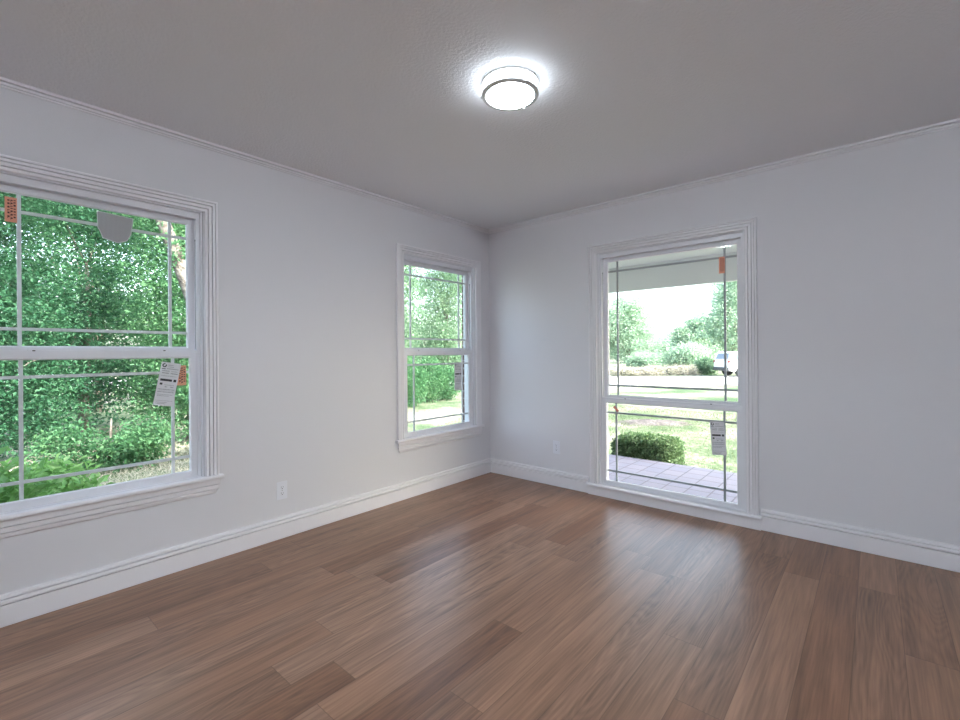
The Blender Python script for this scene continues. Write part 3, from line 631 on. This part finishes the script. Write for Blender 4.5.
# lawn grass (uncountable) and the bare patch
rng = np.random.default_rng(40); n = 60000
d = rng.uniform(0, 1, n)**.7; X = rng.uniform(-3.5, 4.0, n)*1.0; Y = 2.0 + d*7.0; X = X - (Y-2)*.45
keep = ~((np.abs(X-.71) < .47) & (np.abs(Y-2.33) < .36)); X, Y = X[keep], Y[keep]
n2_ = 26000; X2 = rng.uniform(-6.6, -2.2, n2_); Y2 = rng.uniform(-3.6, 1.0, n2_); g2 = leaves_mesh('side_yard_grass', np.stack([X2, Y2, np.full(n2_, GZ)], 1), .07, rng, up=0, aspect=.12, fold=.02, droop=-1.6)
tag(link('side_yard_grass', g2, LEAF_DRY), 'dry straw coloured grass at the foot of the trees beyond the left wall', 'grass', None, 'stuff')
g = leaves_mesh('lawn_grass', np.stack([X, Y, np.full(len(X), GZ)], 1), .05, rng, up=0, aspect=.10, fold=.02, droop=-2.5)
tag(link('lawn_grass', g, GRASSB), 'short patchy green and straw grass on the lawn', 'grass', None, 'stuff')
def patch(name, cx, cy, rx, ry, ang, seed, label):
    rnd = random.Random(seed); m = MB(world_map); k = 28; ring = []
    c = m.bm.verts.new((cx, cy, GZ+.06))
    for j, (s, h) in enumerate(((.5, .05), (1, -.005))):
        ring.append([m.bm.verts.new((cx + (rx*s*w*math.cos(t))*math.cos(ang) - (ry*s*w*math.sin(t))*math.sin(ang), cy + rx*s*w*math.cos(t)*math.sin(ang) + ry*s*w*math.sin(t)*math.cos(ang), GZ+h+(rnd.uniform(-.01, .015) if s < 1 else 0))) for t in [2*PI*i/k for i in range(k)] for w in [rnd.uniform(.85, 1.12)]])
    for i in range(k):
        m.bm.faces.new((c, ring[0][i], ring[0][(i+1) % k])); m.bm.faces.new((ring[0][i], ring[1][i], ring[1][(i+1) % k], ring[0][(i+1) % k]))
    tag(m.build(name, SOIL, None, (0, 0, 0), smooth=True), label, 'soil')
patch('bare_soil_mound', -.72, 6.4, .9, .45, .6, 1, 'low mound of bare grey soil on the lawn beyond the hedge')

# ------------------------------------------------------------------ white vehicle across the road
cb = Vector(gp(27.9, LT(716, 27.9) + 2.45, GZ+.02)); ang = math.atan2(Rh.y, Rh.x)
car = tag(empty('parked_car', cb), 'white vehicle with dark windows parked at the far road edge', 'car'); car.rotation_euler = (0, 0, ang)
CW = .86
def cprism(mb, poly, w0, w1, taper=1.0):
    A = [mb.bm.verts.new((x, w0, z)) for x, z in poly]; B = [mb.bm.verts.new((x, w1, z)) for x, z in poly]
    mb.bm.faces.new(A); mb.bm.faces.new(B[::-1])
    for i in range(len(poly)): j = (i+1) % len(poly); mb.bm.faces.new((A[i], B[i], B[j], A[j]))
body = [(-2.12, .38), (-2.16, .75), (-2.10, 1.00), (-1.98, 1.42), (-1.85, 1.50), (.15, 1.52), (.45, 1.46), (1.05, 1.02), (1.75, .92), (2.10, .80), (2.16, .40), (1.75, .30), (1.70, .48), (1.50, .64), (1.25, .64), (1.05, .48), (1.0, .28), (-.98, .28), (-1.03, .48), (-1.23, .64), (-1.48, .64), (-1.68, .48), (-1.73, .30)]
m = MB(world_map); cprism(m, body, -CW, CW); m.build('body', CARPAINT, car, (0, 0, 0), .03)
for s in (-1, 1):
    for poly in ([(-1.85, 1.02), (-1.72, 1.38), (-1.15, 1.40), (-1.15, 1.02)], [(-1.05, 1.02), (-1.05, 1.40), (-.25, 1.41), (-.25, 1.02)], [(-.15, 1.02), (-.15, 1.41), (.15, 1.40), (.75, 1.02)]):
        m = MB(world_map); cprism(m, poly, s*CW, s*(CW+.008)); m.build('side_window', CARGLASS, car)
    m = MB(world_map); cprism(m, [(-2.175, .84), (-2.155, .98), (-2.05, .98), (-2.07, .84)], s*(CW-.07), s*(CW+.008)); m.build('tail_light', TAIL, car)
    for wx in (-1.36, 1.37):
        m = MB(world_map)
        rings = [[m.bm.verts.new((wx+r*math.cos(2*PI*k/28), y_, .33+r*math.sin(2*PI*k/28))) for k in range(28)] for r, y_ in ((.26, s*.62), (.32, s*.64), (.32, s*.83), (.28, s*.85))]
        for a, b in zip(rings, rings[1:]):
            for k in range(28): m.bm.faces.new((a[k], a[(k+1) % 28], b[(k+1) % 28], b[k]))
        m.bm.faces.new(rings[0]); m.bm.faces.new(rings[-1]); w = m.build('wheel', RUBBER, car)
        m = MB(world_map)
        rg = [[m.bm.verts.new((wx+r*math.cos(2*PI*k/20), y_, .33+r*math.sin(2*PI*k/20))) for k in range(20)] for r, y_ in ((.20, s*.849), (.18, s*.862), (.05, s*.855))]
        for a, b in zip(rg, rg[1:]):
            for k in range(20): m.bm.faces.new((a[k], a[(k+1) % 20], b[(k+1) % 20], b[k]))
        m.bm.faces.new(rg[0]); m.bm.faces.new(rg[-1]); m.build('hubcap', NICKEL, w)
m = MB(world_map); m.box(-2.22, -2.12, -CW+.02, CW-.02, .36, .56); m.build('bumper', DARK, car, (0, 0, 0), .02)
m = MB(world_map); A = [(-2.105, -.70, 1.06), (-2.105, .70, 1.06), (-2.0, .62, 1.40), (-2.0, -.62, 1.40)]
v = [m.bm.verts.new(p) for p in A] + [m.bm.verts.new((p[0]-.012, p[1], p[2])) for p in A]
for q in ((0, 1, 2, 3), (7, 6, 5, 4), (0, 4, 5, 1), (1, 5, 6, 2), (2, 6, 7, 3), (3, 7, 4, 0)): m.bm.faces.new([v[i] for i in q])
m.build('rear_window', CARGLASS, car)
